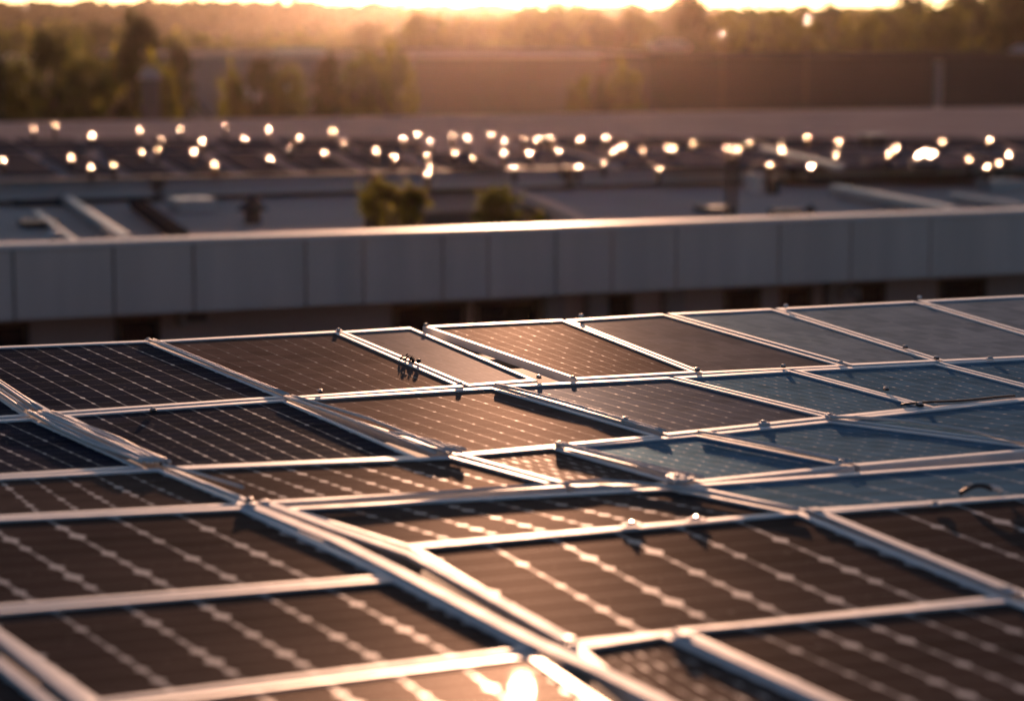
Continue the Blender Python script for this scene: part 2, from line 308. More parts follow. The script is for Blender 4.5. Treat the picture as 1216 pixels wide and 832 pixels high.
def vent_parts():
    bm = bmesh.new(); lathe(bm, Vector((0, 0, 0)), [(.15, 0), (.15, .02), (.09, .04), (.09, .40)], 16); b = bpy.data.meshes.new('vent_pipe'); bm.to_mesh(b); bm.free(); b.materials.append(RUST)
    RC = .45; bm = bmesh.new(); prof = [(.03, -.05), (.07, -.04), (.078, -.014)] + [(x, -x * x / (2 * RC)) for x in (.078, .07, .06, .05, .04, .03, .015, .004)]
    lathe(bm, Vector((0, 0, 0)), prof, 32); d = bpy.data.meshes.new('cap'); bm.to_mesh(d); bm.free(); d.materials.append(CHROME)
    for p in d.polygons: p.use_smooth = True
    return b, d
VB, VD = vent_parts()
def sun_cap(name, parent, p, k):
    """Small convex polished cap shaped to glint, tipped midway between sun and camera; p in world coordinates."""
    c = bpy.data.objects.new(name, VD); C.objects.link(c); c.parent = parent; c.scale = (k, k, k)
    c.location = p - chain_loc(parent); hv = (SUN + (EYE - p).normalized()).normalized(); c.rotation_euler = hv.to_track_quat('Z', 'X').to_euler(); return c

# ------------------------------------------------------------------ far warehouses
def warehouse(name, label, x0, x1, top, Y0, Y1, wall, depth=25, roofm=ROOFA, piers=()):
    """Flat-roofed block: front wall runs from bearing x0 at distance Y0 to x1 at Y1, roof edge at `top` px."""
    a = at_y(x0, top, Y0); b = at_y(x1, top, Y1); b.z = a.z
    e = (b - a); L = e.length; e.normalize(); nrm = Vector((-e.y, e.x, 0)); mid = (a + b) / 2
    o = thing(name, label, 'building', (mid.x, mid.y, 0))
    bm = bmesh.new(); c = mid + nrm * depth / 2; c.z = 0; box(bm, c, L, depth, a.z - 0.25, e, nrm); obj('wall', bm, wall, o)
    bm = bmesh.new(); c.z = a.z - 0.247; box(bm, c, L + 0.3, depth + .3, 0.247, e, nrm, bev=0.05); obj('roof', bm, roofm, o)
    for t, ww in piers:
        p = a.lerp(b, t) - nrm * 0.12; p.z = 0; bm = bmesh.new(); box(bm, p, ww, 0.23, a.z - 0.26, e, nrm); obj('pilaster', bm, WALLP, o)
    return o, a, b, e, nrm
warehouse('warehouse', 'long flat brown warehouse behind the glinting roof, centre of the photo', 492, 768, 64, 150, 152, WALLD, 25, ROOFB, [])
warehouse('warehouse', 'long dark windowless warehouse filling the right background', 776, 1330, 68, 140, 146, WALLF, 30, BITUM, [(0.60, .45)])
o, a, b, e, nrm = warehouse('warehouse', 'pale low warehouse behind the small trees left of centre', 222, 440, 64, 160, 166, WALLP, 18, ROOFA, [])
for t in (0.32, 0.5):
    bm = bmesh.new(); p = a.lerp(b, t) - nrm * 0.03; p.z = 6.3; box(bm, p, 1.5, 0.10, 1.6, e, nrm); obj('window', bm, WHITE, o)
bm = bmesh.new(); p = a.lerp(b, .62) + nrm * 0.5; box(bm, p, 3.4, 1.0, .22, e, nrm, bev=.03); obj('roof_flashing', bm, CHROME, o)
warehouse('warehouse', 'grey flat-roofed block at the left edge behind the trees', -80, 58, 68, 175, 178, WALLP, 18, ROOFB, [])
p = at_y(1112, 66, 141); bm = bmesh.new()
def hut(px, py, Y, wpx, label, m=WALLP):
    p = at_y(px, py, Y); wd = wpx / FP * Y
    o = thing('hut', label, 'hut', (p.x, p.y, 0)); bm = bmesh.new(); box(bm, Vector((p.x, p.y, 0)), wd, wd * .8, p.z - .5); obj('wall', bm, m, o)
    bm = bmesh.new(); c = Vector((p.x, p.y, p.z - .497)); hw = wd / 2 + .15; hd = wd * .4 + .15
    vs = [bm.verts.new(c + Vector(v)) for v in ((-hw, -hd, 0), (hw, -hd, 0), (hw, hd, 0), (-hw, hd, 0), (-hw * .5, 0, .497), (hw * .5, 0, .497))]
    for f in ((0, 1, 5, 4), (1, 2, 5), (2, 3, 4, 5), (3, 0, 4), (3, 2, 1, 0)): bm.faces.new([vs[i] for i in f])
    obj('roof', bm, ROOFB, o)
hut(796, 48, 185, 44, 'pale hut roof showing above the corner where the two warehouses meet')
hut(178, 80, 104, 20, 'tiny white shed roof showing between the trees on the left', WALLD)
hut(1214, 54, 170, 26, 'bright hut roof at the right edge above the dark warehouse')
def glint_pole(px, py, Y, label):
    p = at_y(px, py, Y); o = thing('glint_post', label, 'glint post', (p.x, p.y, 0), 'added glint posts among the far trees')
    bm = bmesh.new(); tube(bm, [Vector((p.x, p.y, 0)), Vector((p.x, p.y, p.z - .05))], [.06, .035], 8); obj('pole', bm, RUST, o)
    sun_cap('glint_head', o, p, 1.2)  # added post and polished cap stand in for a glint in the trees
glint_pole(472, 32, 110, 'added post with a sun-glint cap above the yellow-green tree left of centre')
glint_pole(858, 43, 135, 'added post with a sun-glint cap above the left part of the dark warehouse')
glint_pole(958, 24, 138, 'added post with a sun-glint cap high above the middle of the dark warehouse')
glint_pole(768, 53, 136, 'added post with a sun-glint cap at the joint of the brown and dark warehouses')

# ------------------------------------------------------------------ glinting far roof (B), z = 9
ZB = 9.0
def along(p, t, d=0): return p + ROW * t + AWAY * d
B0 = at_z(608, 204, ZB)                               # a point on its front eave
o = thing('flat_roof_building', 'wide low building whose roof carries rows of glinting vent caps', 'building', (B0.x, B0.y, 0))
c = B0 + AWAY * 15; c.z = 0; bm = bmesh.new(); box(bm, c, 70, 29.4, ZB - 0.25, ROW, AWAY); obj('wall', bm, WALLD, o)
bm = bmesh.new(); c.z = ZB - .247; box(bm, c, 70.4, 30, .247, ROW, AWAY); obj('roof', bm, ROOFB, o)
bm = bmesh.new(); c2 = B0 - AWAY * .12; c2.z = ZB - .30; box(bm, c2, 70.4, .16, .13, ROW, AWAY, bev=.02); obj('gutter', bm, DUCT, o)
bm = bmesh.new(); c2 = B0 + AWAY * .10; c2.z = ZB + .003; box(bm, c2, 70.4, .18, .06, ROW, AWAY, bev=.015); obj('eave_trim', bm, RUST, o)
for k, t in enumerate((-7.5, -3, 1.2, 6.5)):
    bm = bmesh.new(); c2 = along(B0, t, -.05); c2.z = ZB - .42; box(bm, c2, .22, .3, .5, ROW, AWAY, bev=.01); obj('bracket', bm, RUST, o)
def roof_module(q, label, m, nm='roof_module', cat='roof panel', grp='dark modules on the far roof', th=.05):
    pts = [at_z(x, y, ZB + .07) for x, y in q]
    bm = bmesh.new(); slab(bm, pts, th); bmesh.ops.bevel(bm, geom=bm.edges[:], offset=.015, segments=1, affect='EDGES')
    cen = sum(pts, Vector()) / 4; 
    ob = thing(nm, label, cat, (cen.x, cen.y, ZB), grp); obj('panel', bm, m, ob)
    for p in pts:
        bm = bmesh.new(); box(bm, p.lerp(cen, .12).xy.to_3d() + Vector((0, 0, ZB)), .08, .08, .018); obj('foot', bm, STEEL, ob)
front = [(-75, -4), (10, 70), (90, 140), (160, 206), (228, 274), (296, 346), (370, 426), (450, 508), (534, 600)]
for i, (a0, b0) in enumerate(front):
    yl = 206 - .008 * a0; roof_module([(a0, yl), (b0, yl - .5), (b0 - 42, 181), (a0 - 42, 181.5)], 'dark module, %s from the left in the front line of the far roof' % ORD[i], SLABM)
mid = [(-40, 30), (40, 110), (124, 186), (200, 262), (276, 338), (352, 420), (434, 505)]
for i, (a0, b0) in enumerate(mid):
    roof_module([(a0, 177), (b0, 176.5), (b0 - 24, 164), (a0 - 24, 164)], 'dark module, %s from the left in the rear line of the far roof' % ORD[i], SLABM)
right = [(640, 770), (785, 905), (925, 1045), (1062, 1190), (1208, 1300)]
for i, (a0, b0) in enumerate(right):
    roof_module([(a0, 198), (b0, 196), (b0 - 66, 178), (a0 - 66, 179)], 'grey module, %s from the left on the right half of the far roof' % ORD[i], SLABG, grp='grey modules on the far roof')
    roof_module([(a0 + 10, 174), (b0 + 5, 173), (b0 - 36, 163), (a0 - 32, 163)], 'dull grey module, %s from the left in the rear line, right far roof' % ORD[i], SLABM, grp='dull modules on the far roof')
GL = [(40, 145.6, .8), (65, 143, .6), (109, 154, 1.1), (166, 148, 1.1), (214, 147, .95), (191, 157, .5), (240, 160, 1), (230, 172, 1.2), (168, 172, .7), (85, 179, .95), (108, 189, .7), (3, 182, .7), (255, 186, .75), (268, 144, .7),
      (290.5, 157.5, 1.1), (319, 147, .95), (356.5, 156.5, 1), (321, 180, .95), (386, 173, 1), (395, 148, 1.2), (409, 160, .9), (187, 169, .45), (135, 187, .4), (344, 169, .4),
      (478.6, 158, .7), (495.5, 152.5, 1.2), (512, 160, .95), (447, 171, 1), (468, 178, 1), (507, 175.5, .8), (537, 154, 1.2), (555, 156, 1.2), (540, 172, 1.15), (561.5, 178.5, .75), (510, 187.5, .7), (508, 196, .8), (583, 152, 1.2),
      (600, 160, .8), (598, 174, 1.25), (628.5, 173, 1.2), (611, 189, 1.15), (622, 156.5, .5), (638.6, 158, 1.2), (653.4, 156, 1), (663, 171.6, .75), (688, 157.5, 1.4), (719, 156, 1.1), (727, 171.6, .85), (739, 166, 1.4), (687, 189, .9),
      (717, 184, .6), (763, 169.5, .5), (793, 168, 1.4), (782, 191, .8), (800, 169, 1), (822, 161, .8), (863, 168, 1), (876, 170, .9), (872, 180, .6), (890, 162, .4), (929, 171.6, 1.15), (928, 160, .4), (914, 187, .6),
      (958, 156.5, .8), (963, 188.5, 1.3), (995, 161, 1.05), (992.5, 175, .7), (1064, 168, 1.3), (1055, 175.6, .7), (1119, 160.5, 1), (1110, 174, .75), (1175, 160, 1), (1198, 175.6, 1.1), (1186, 184.6, .7), (1172, 189, .7), (1151, 180, .5)]
bands = {'rear': sorted([g for g in GL if g[1] < 163]), 'middle': sorted([g for g in GL if 163 <= g[1] < 178]), 'front': sorted([g for g in GL if g[1] >= 178])}
for band, lst in bands.items():
    for i, (px, py, s) in enumerate(lst):
        p = at_z(px, py, ZB + .45); k = .24 + .46 * s
        o = thing('roof_vent', 'round shiny vent cap, %s from the left in the %s line on the far roof' % (ORD[i], band), 'roof vent', (p.x, p.y, ZB + .003), 'glinting vent caps on the far roof')
        c = bpy.data.objects.new('vent_pipe', VB); C.objects.link(c); c.parent = o; c.scale = (.6, .6, .72)
        sun_cap('cap', o, Vector((p.x, p.y, ZB + .30)), k)

# ------------------------------------------------------------------ nearer low roofs (A), z = 8.6, and what stands on them
ZA = 8.6
def lowroof(name, label, q, m):
    pts = [at_z(x, y, ZA) for x, y in q]; cen = sum(pts, Vector()) / len(pts)
    o = thing(name, label, 'building', (cen.x, cen.y, 0)); bm = bmesh.new(); slab(bm, pts, .2); obj('roof', bm, m, o)
    bm = bmesh.new(); slab(bm, [p.lerp(cen, .01) - Vector((0, 0, .203)) for p in pts], ZA - .203); obj('wall', bm, WALLD, o); return o
lowroof('low_building', 'low pale-roofed building left of the courtyard shrub', [(-120, 312), (432, 279), (432, 224), (-60, 228.5)], ROOFA)
lowroof('low_building', 'low grey-roofed building with pipes, right of the courtyard', [(704, 275), (1400, 240), (1400, 212), (600, 222)], ROOFA)
lowroof('low_building', 'dark recessed building behind the courtyard shrub', [(436, 255), (660, 246), (592, 222), (436, 224)], WALLD)
def cuboid(name, label, cat, px, py, z, wx, dy, h, m, extra=None, rot=None):
    """Roof-top box with a proud lid; px, py is its base centre in the picture."""
    p = at_z(px, py, z); o = thing(name, label, cat, tuple(p)); bm = bmesh.new(); box(bm, p + Vector((0, 0, .002)), wx, dy, h * .85, ROW, AWAY, bev=.02); obj('body', bm, m, o)
    bm = bmesh.new(); box(bm, p + Vector((0, 0, h * .85 + .004)), wx * 1.06, dy * 1.06, h * .15, ROW, AWAY, bev=.02); obj('lid', bm, extra or DUCT, o); return o
def duct(label, q0, q1, r, m, z=ZA, bright=False):
    a = at_z(*q0, z + r + .05); b = at_z(*q1, z + r + .05); o = thing('roof_duct', label, 'duct', tuple(a.lerp(b, .5).xy) + (z,))
    bm = bmesh.new(); e = (b - a).normalized(); s = e.cross(Vector((0, 0, 1))); box(bm, a.lerp(b, .5) - Vector((0, 0, r)), (b - a).length, r * 2, r * 1.8, e, -s, bev=r * .35); obj('body', bm, m, o)
    for t in (.1, .5, .9):
        bm = bmesh.new(); box(bm, a.lerp(b, t).xy.to_3d() + Vector((0, 0, z)), .1, r * 2.4, .049, e, -s); obj('foot', bm, STEEL, o)
    if bright:
        bm = bmesh.new(); lathe(bm, a + Vector((0, 0, -r * .6)), [(r * .6, 0), (r * 1.3, r * .5), (r * 1.2, r * 1.4), (r * .7, r * 1.7), (.01, r * 1.75)], 16); obj('cowl', bm, WALLP, o, True)
        sun_cap('cap', o, a + Vector((0, 0, r * 1.25)), .8)  # added cap gives the cowl its sun glint
duct('pale roof duct with a glinting cowl at its far end, left low roof', (78, 236), (150, 284), .085, DUCT, bright=True)
duct('thin pale pipe beside the duct at the far left of the low roof', (42, 252), (92, 290), .05, DUCT)
duct('dark roof duct running towards the parapet, right of the cowled duct', (160, 240), (216, 280), .11, BITUM)
duct('long pale roof duct on the right low roof beside the dark slab', (990, 224), (1135, 252), .11, DUCT)
duct('pale edge pipe along the courtyard corner of the right low roof', (612, 228), (700, 268), .10, ROOFA)
duct('pale raised seam duct across the right half of the far roof', (905, 176), (1000, 199), .07, DUCT, ZB)
duct('second pale raised seam duct, left of the seam duct near the brown post', (655, 172), (735, 199), .05, ROOFA, ZB)
duct('far right roof pipe on the grey low roof', (1130, 232), (1216, 246), .07, DUCT)
cuboid('roof_unit', 'pale box unit beside the dark duct on the left low roof', 'roof unit', 228, 252, ZA, .7, .8, .26, DUCT)
cuboid('roof_unit', 'small grey unit behind the pale box unit, left low roof', 'roof unit', 204, 240, ZA, .4, .5, .25, WALLP)
cuboid('roof_hatch', 'dark hatch near the back of the left low roof', 'roof hatch', 45, 244, ZA, .9, .8, .12, BLACKP, BLACKP)
cuboid('roof_hatch', 'dark hatch close to the parapet on the left low roof', 'roof hatch', 46, 270, ZA, .6, .6, .12, BLACKP, BLACKP)
cuboid('roof_unit', 'bluish upright cabinet right of the brown post', 'cabinet', 895, 231, ZA, .22, .4, .42, FASC, FASC)
cuboid('roof_unit', 'narrow dark cabinet right of the bluish cabinet', 'cabinet', 917, 231, ZA, .16, .3, .36, RUST, RUST)
cuboid('roof_hatch', 'wide dark slab hatch left of the long roof duct', 'roof hatch', 976, 219, ZA, 1.0, .9, .12, BLACKP, BLACKP)
cuboid('roof_hatch', 'low dark hatch near the foot of the brown post', 'roof hatch', 848, 252, ZA, .5, .7, .10, BLACKP, BLACKP)
cuboid('roof_hatch', 'dark flat hatch in front of the cone cowl', 'roof hatch', 932, 256, ZA, .5, .4, .10, BLACKP, BLACKP)
cuboid('roof_unit', 'small pale unit at the far right of the grey low roof', 'roof unit', 1190, 226, ZA, .9, .6, .22, DUCT)
cuboid('roof_unit', 'dark square unit on the far roof right of centre', 'roof unit', 1036, 176, ZB, .5, .5, .35, RUST, DUCT)
for px, py, r, lab in ((962, 258, .12, 'dark cone cowl standing on the right low roof near the parapet'), (62, 287, .10, 'small pale cone cowl at the parapet on the left low roof'), (300, 266, .26, 'dark wedge-like cone cowl on the left low roof')):
    p = at_z(px, py, ZA); o = thing('vent_cowl', lab, 'vent cowl', tuple(p)); bm = bmesh.new(); lathe(bm, p, [(r * .6, 0), (r * .55, r * .9)], 14); obj('pipe', bm, RUST, o)
    bm = bmesh.new(); lathe(bm, p, [(r * 1.1, r * .9), (r * 1.1, r), (.02, r * 1.9)], 14); obj('hood', bm, BLACKP if 'dark' in lab else CAPM, o)
# twin brown post with a small head
p = at_z(868, 259, ZA); o = thing('twin_post', 'tall brown twin post standing on the right low roof behind the parapet', 'post', tuple(p))
for dx in (-.065, .065):
    bm = bmesh.new(); box(bm, p + Vector((dx, 0, .002)), .085, .09, .98, bev=.01); obj('post', bm, RUST, o)
bm = bmesh.new(); box(bm, p + Vector((0, 0, .985)), .26, .2, .10, bev=.02); obj('head', bm, RUST, o)
bm = bmesh.new(); box(bm, p + Vector((0, 0, .001)), .34, .24, .03, bev=.008); obj('base_plate', bm, STEEL, o)
# slim dark conifer-like post on the far roof, x 395
def bush(px, top, wpx, Y, kind, label, n=1, base=0.0, nm='shrub'):
    p = at_y(px, top, Y); wid = wpx / FP * Y; o = thing(nm, label, 'shrub', (p.x, p.y, base), rz=random.uniform(0, 6))
    H = p.z - base; s = wid / 4.2; c = bpy.data.objects.new('crown', random.choice(CROWN[kind])); C.objects.link(c); c.parent = o; ch = max(wid * .5, .35); c.scale = (s, s, ch / 2.35); c.location = (0, 0, H - ch)
    bm = bmesh.new()
    for k in range(4):
        a = random.uniform(0, 6.28); tube(bm, [Vector((0, 0, 0)), Vector((math.cos(a) * wid * .1, math.sin(a) * wid * .1, (H - ch) * .7)), Vector((math.cos(a) * wid * .3, math.sin(a) * wid * .3, H - ch * .7))], [.07, .05, .02], 6)
    obj('stem', bm, BARK, o, world=False)
bush(455, 214, 52, 41, 'yellow', 'bushy yellow-green shrub rising from the courtyard behind the parapet, left half')
bush(490, 219, 44, 41.5, 'yellow', 'bushy yellow-green shrub beside the dark courtyard wall, right half')
bush(590, 224, 60, 43, 'olive', 'thin olive shrub at the right end of the courtyard')
bush(645, 252, 28, 42, 'yellow', 'small tuft of green above the parapet right of the courtyard')
bush(395, 188, 17, 52, 'dark', 'slim dark conifer standing at the eave of the far roof', base=ZA)
# big bright tilted hood
p = at_z(1097, 204, ZB); o = thing('vent_hood', 'large blazing slanted vent hood on the right of the far roof', 'vent hood', tuple(p))
hv = (SUN + (EYE - p).normalized()).normalized(); hx = RT.copy(); hy = hv.cross(hx).normalized()
bm = bmesh.new(); box(bm, p + Vector((0, 0, .002)), .5, .4, .16, bev=.02); obj('body', bm, RUST, o)
bm = bmesh.new(); lathe(bm, p + Vector((0, 0, .163)), [(.26, 0), (.30, .04), (.24, .07), (.12, .09), (.01, .095)], 24); obj('hood', bm, WALLP, o, True)
for dx, dz in ((-.13, 0), (0, .07), (.13, .02)): sun_cap('glint_cap', o, p + Vector((dx, -.05, .34 + dz)), 1.15)  # polished caps added above the hood to make its blaze of sunlight

# ------------------------------------------------------------------ the building with the long fascia
FT = at_z(608, 270, 12 - 2.76); FZ = FT.z
o = thing('fascia_building', 'long low building with a grey panelled fascia and pale coping beyond the solar array', 'building', (FT.x, FT.y, 0))
HF = .89
# fascia: separate metal cassettes with open joints, all one mesh
def row_t(px, py):                                     # where the bearing px meets the fascia line
    d = ray(px, py); n = AWAY; tt = (FT - EYE).dot(n) / d.dot(n); q = EYE + d * tt; return (q - FT).dot(ROW)
seams = [-150, 16, 135, 230, 363, 432, 526, 580, 660, 727, 803, 925, 1010, 1104, 1230, 1380]
ts = [row_t(x, 320) for x in seams]; bm = bmesh.new()
for t0, t1 in zip(ts, ts[1:]):
    c = along(FT, (t0 + t1) / 2, .04); c.z = FZ - .075 - HF + random.uniform(-.004, .004); box(bm, c, (t1 - t0) - .028, .08 + random.uniform(-.004, .004), HF, ROW, AWAY, bev=.006)
obj('fascia', bm, FASC, o)
bm = bmesh.new(); c = along(FT, 0, .20); c.z = FZ - .07; box(bm, c, 40, .46, .07, ROW, AWAY, bev=.012); obj('coping', bm, CAPM, o)
bm = bmesh.new(); c = along(FT, 0, .22); c.z = FZ - HF - .02; box(bm, c, 40, .26, HF - .06, ROW, AWAY); obj('parapet_core', bm, BLACKP, o)
bm = bmesh.new(); c = along(FT, 0, 2.3); c.z = FZ - HF - .12; box(bm, c, 40, 3.8, .30, ROW, AWAY); obj('roof', bm, MEMBR, o)
bm = bmesh.new(); c = along(FT, 0, 2.5); c.z = 0; box(bm, c, 40, 2.6, FZ - HF - .125, ROW, AWAY); obj('wall', bm, BAYW, o)
WL = 1.2
for x0, x1 in ((505, 592), (600, 676), (754, 786), (894, 936), (960, 996), (1048, 1082), (1145, 1200), (25, 78), (180, 232)):
    t0 = row_t(x0, 375) * 1.04; t1 = row_t(x1, 375) * 1.04
    c = along(FT, (t0 + t1) / 2, WL - .03); c.z = FZ - HF - 1.75; bm = bmesh.new(); wd = t1 - t0
    for s in (-1, 1): box(bm, c + ROW * (s * (wd / 2 - .03)), .06, .08, 1.5, ROW, AWAY)
    for zz in (0, 1.44): box(bm, c + Vector((0, 0, zz)), wd - .125, .08, .06, ROW, AWAY)
    f = obj('window', bm, RUST, o); f.name = 'window'
    bm = bmesh.new(); box(bm, c + Vector((0, 0, .063)) + AWAY * .01, wd - .13, .02, 1.374, ROW, AWAY); obj('pane', bm, DARKG, f)
for x0 in (690, 740, 830, 1020):
    t0 = row_t(x0, 375) * 1.04; c = along(FT, t0, WL - .12); c.z = 0; bm = bmesh.new(); box(bm, c, .30, .22, FZ - HF - .13, ROW, AWAY); obj('pillar', bm, WALLP, o)
def wallunit(px, py, wd, hh, label, nm='wall_unit'):
    t0 = row_t(px, py) * 1.04; c = along(FT, t0, WL - .22); c.z = at_y(px, py, c.y).z
    u = thing(nm, label, 'air unit', tuple(c)); bm = bmesh.new(); box(bm, c, wd, .36, hh, ROW, AWAY, bev=.02); obj('casing', bm, WALLP, u)
    bm = bmesh.new(); box(bm, c + Vector((0, 0, .06)) - AWAY * .19, wd * .7, .02, hh - .12, ROW, AWAY, bev=.01); obj('grille', bm, BLACKP, u)
wallunit(267, 386, .42, .25, 'small dark air unit on the wall under the fascia, left part')
wallunit(1030, 354, .30, .16, 'small air unit on the wall under the fascia, right part')

# ------------------------------------------------------------------ own roof
o = thing('roof_deck_building', 'flat roofed building that carries the solar array in front', 'building', (0, 6, 0))
ZR = 9.7; c = Vector((0, 0, 0)) + AWAY * 5.0; bm = bmesh.new(); box(bm, c, 40, 21, ZR - .003, ROW, AWAY); obj('wall', bm, WALLD, o)
bm = bmesh.new(); c.z = ZR - .001; box(bm, c, 40.02, 21.02, .02, ROW, AWAY); obj('roof', bm, MEMBR, o)

# ------------------------------------------------------------------ solar array
ZP = 10.5; FLATP = Vector((0, 0, ZP)); FLATN = Vector((0, 0, 1))
GLINT = (620, 818)
NEARN = (SUN - ray(*GLINT)).normalized(); NEARP = at_z(632, 779, ZP)
PV = {'black': pv_material('black_cells', (0.014, 0.017, 0.036), 9, 12, line=.7), 'brown': pv_material('brown_veil_cells', (0.13, 0.085, 0.070), 9, 12, line=.42, lw=.012, dia=.07, ribbon=.2, sheen=.015, sheen_col=(1, .86, .78)),  # brown, grey and blue cell tones also carry the flare veil over the array
      'blue': pv_material('blue_veil_cells', (0.070, 0.150, 0.225), 9, 12, line=.62, lw=.012, dia=.085, ribbon=.35, sheen=.045, sheen_col=(.5, .8, 1)), 'grey': pv_material('grey_veil_cells', (0.205, 0.225, 0.245), 9, 12, line=.42, lw=.010, dia=.05, ribbon=.2, sheen=.06, sheen_col=(.62, .84, 1)),
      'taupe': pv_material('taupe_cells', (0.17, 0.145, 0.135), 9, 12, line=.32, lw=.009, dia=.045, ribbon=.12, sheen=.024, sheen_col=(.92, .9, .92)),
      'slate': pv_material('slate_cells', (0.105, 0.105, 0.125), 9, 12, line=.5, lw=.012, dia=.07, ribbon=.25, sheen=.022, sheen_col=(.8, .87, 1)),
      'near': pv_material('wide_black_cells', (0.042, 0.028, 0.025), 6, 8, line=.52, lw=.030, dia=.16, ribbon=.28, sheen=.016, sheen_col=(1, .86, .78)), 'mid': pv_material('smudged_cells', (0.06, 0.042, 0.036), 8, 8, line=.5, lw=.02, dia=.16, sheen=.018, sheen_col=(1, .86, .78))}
def inset(q, d):
    n = len(q); out = []
    ln = []
    for i in range(n):
        a, b = q[i], q[(i + 1) % n]; e = (b - a).normalized(); nr = Vector((-e.y, e.x)); ln.append((a + nr * d[i], e))
    for i in range(n):
        p, e = ln[i - 1]; s, f = ln[i]; den = e.x * f.y - e.y * f.x; t = ((s.x - p.x) * f.y - (s.y - p.y) * f.x) / den; out.append(p + e * t)
    return out
def solar_panel(quad, kind, label, near=False, wr=.017, wc=.009, lift=0.0, exact=False):
    """quad: far-left, far-right, near-right, near-left picture corners on the array plane."""
    P, Nn = (NEARP, NEARN) if near else (FLATP, FLATN)
    pts = [on_plane(x, y, P, Nn) for x, y in quad]; cen = sum(pts, Vector()) / 4
    n = Nn.copy()
    if not exact:
        n = (n + Vector((random.uniform(-1, 1), random.uniform(-1, 1), 0)) * .0018).normalized()
    ex = RT - n * RT.dot(n); ex.normalize(); ey = n.cross(ex)
    q2 = [Vector(((p - cen).dot(ex), (p - cen).dot(ey))) for p in (pts[3], pts[2], pts[1], pts[0])]   # ccw: nl, nr, fr, fl
    o = thing('solar_panel', label, 'solar panel', tuple(cen), 'solar panels of the roof array')
    lz = lift + (0 if exact else random.uniform(-.002, .002))
    W = [wr, wc, wr, wc]                          # near, right, far, left
    og = [(pts[i] - EYE).length ** 2 / 4306 * 1.6 for i in (3, 0)]
    outw = [og[0], .011, og[1], .011]               # rows close up to a narrow joint
    def ring(f, h):                               # f = fraction of the profile from outer (0) to inner (1)
        d = [-outw[i] + f * (W[i] + outw[i]) for i in range(4)]
        return [cen + ex * v.x + ey * v.y + n * (h + lz) for v in inset(q2, d)]
    bm = bmesh.new(); loops = []
    for f, h in ((.0, -.038), (0, -.003), (.08, 0), (.92, 0), (1, -.003), (1, -.009)): loops.append([bm.verts.new(v) for v in ring(f, h)])
    for a, b in zip(loops, loops[1:]):
        for i in range(4): bm.faces.new((a[i], a[(i + 1) % 4], b[(i + 1) % 4], b[i]))
    obj('frame', bm, ALU, o)
    bm = bmesh.new(); g = [bm.verts.new(v) for v in ring(1, -.006)]; 
    # subdivide the laminate so its UVs stay even on skewed corners
    K = 8; uvl = bm.loops.layers.uv.new('UVMap'); gr = []
    c4 = [v.co.copy() for v in g]
    for v in g: bm.verts.remove(v)
    for j in range(K + 1):
        gr.append([bm.verts.new(c4[0].lerp(c4[1], i / K).lerp(c4[3].lerp(c4[2], i / K), j / K)) for i in range(K + 1)])
    for j in range(K):
        for i in range(K):
            f = bm.faces.new((gr[j][i], gr[j][i + 1], gr[j + 1][i + 1], gr[j + 1][i]))
            for l, (uu, vv) in zip(f.loops, ((i, j), (i + 1, j), (i + 1, j + 1), (i, j + 1))): l[uvl].uv = (uu / K, vv / K)
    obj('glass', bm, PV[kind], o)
    bm = bmesh.new(); v = [bm.verts.new(x) for x in ring(1, -.034)]; bm.faces.new(v[::-1]); v2 = [bm.verts.new(x) for x in ring(1, -.012)]; bm.faces.new(v2)
    for i in range(4): bm.faces.new((v[i], v[(i + 1) % 4], v2[(i + 1) % 4], v2[i]))
    obj('backsheet', bm, BLACKP, o)
    return o
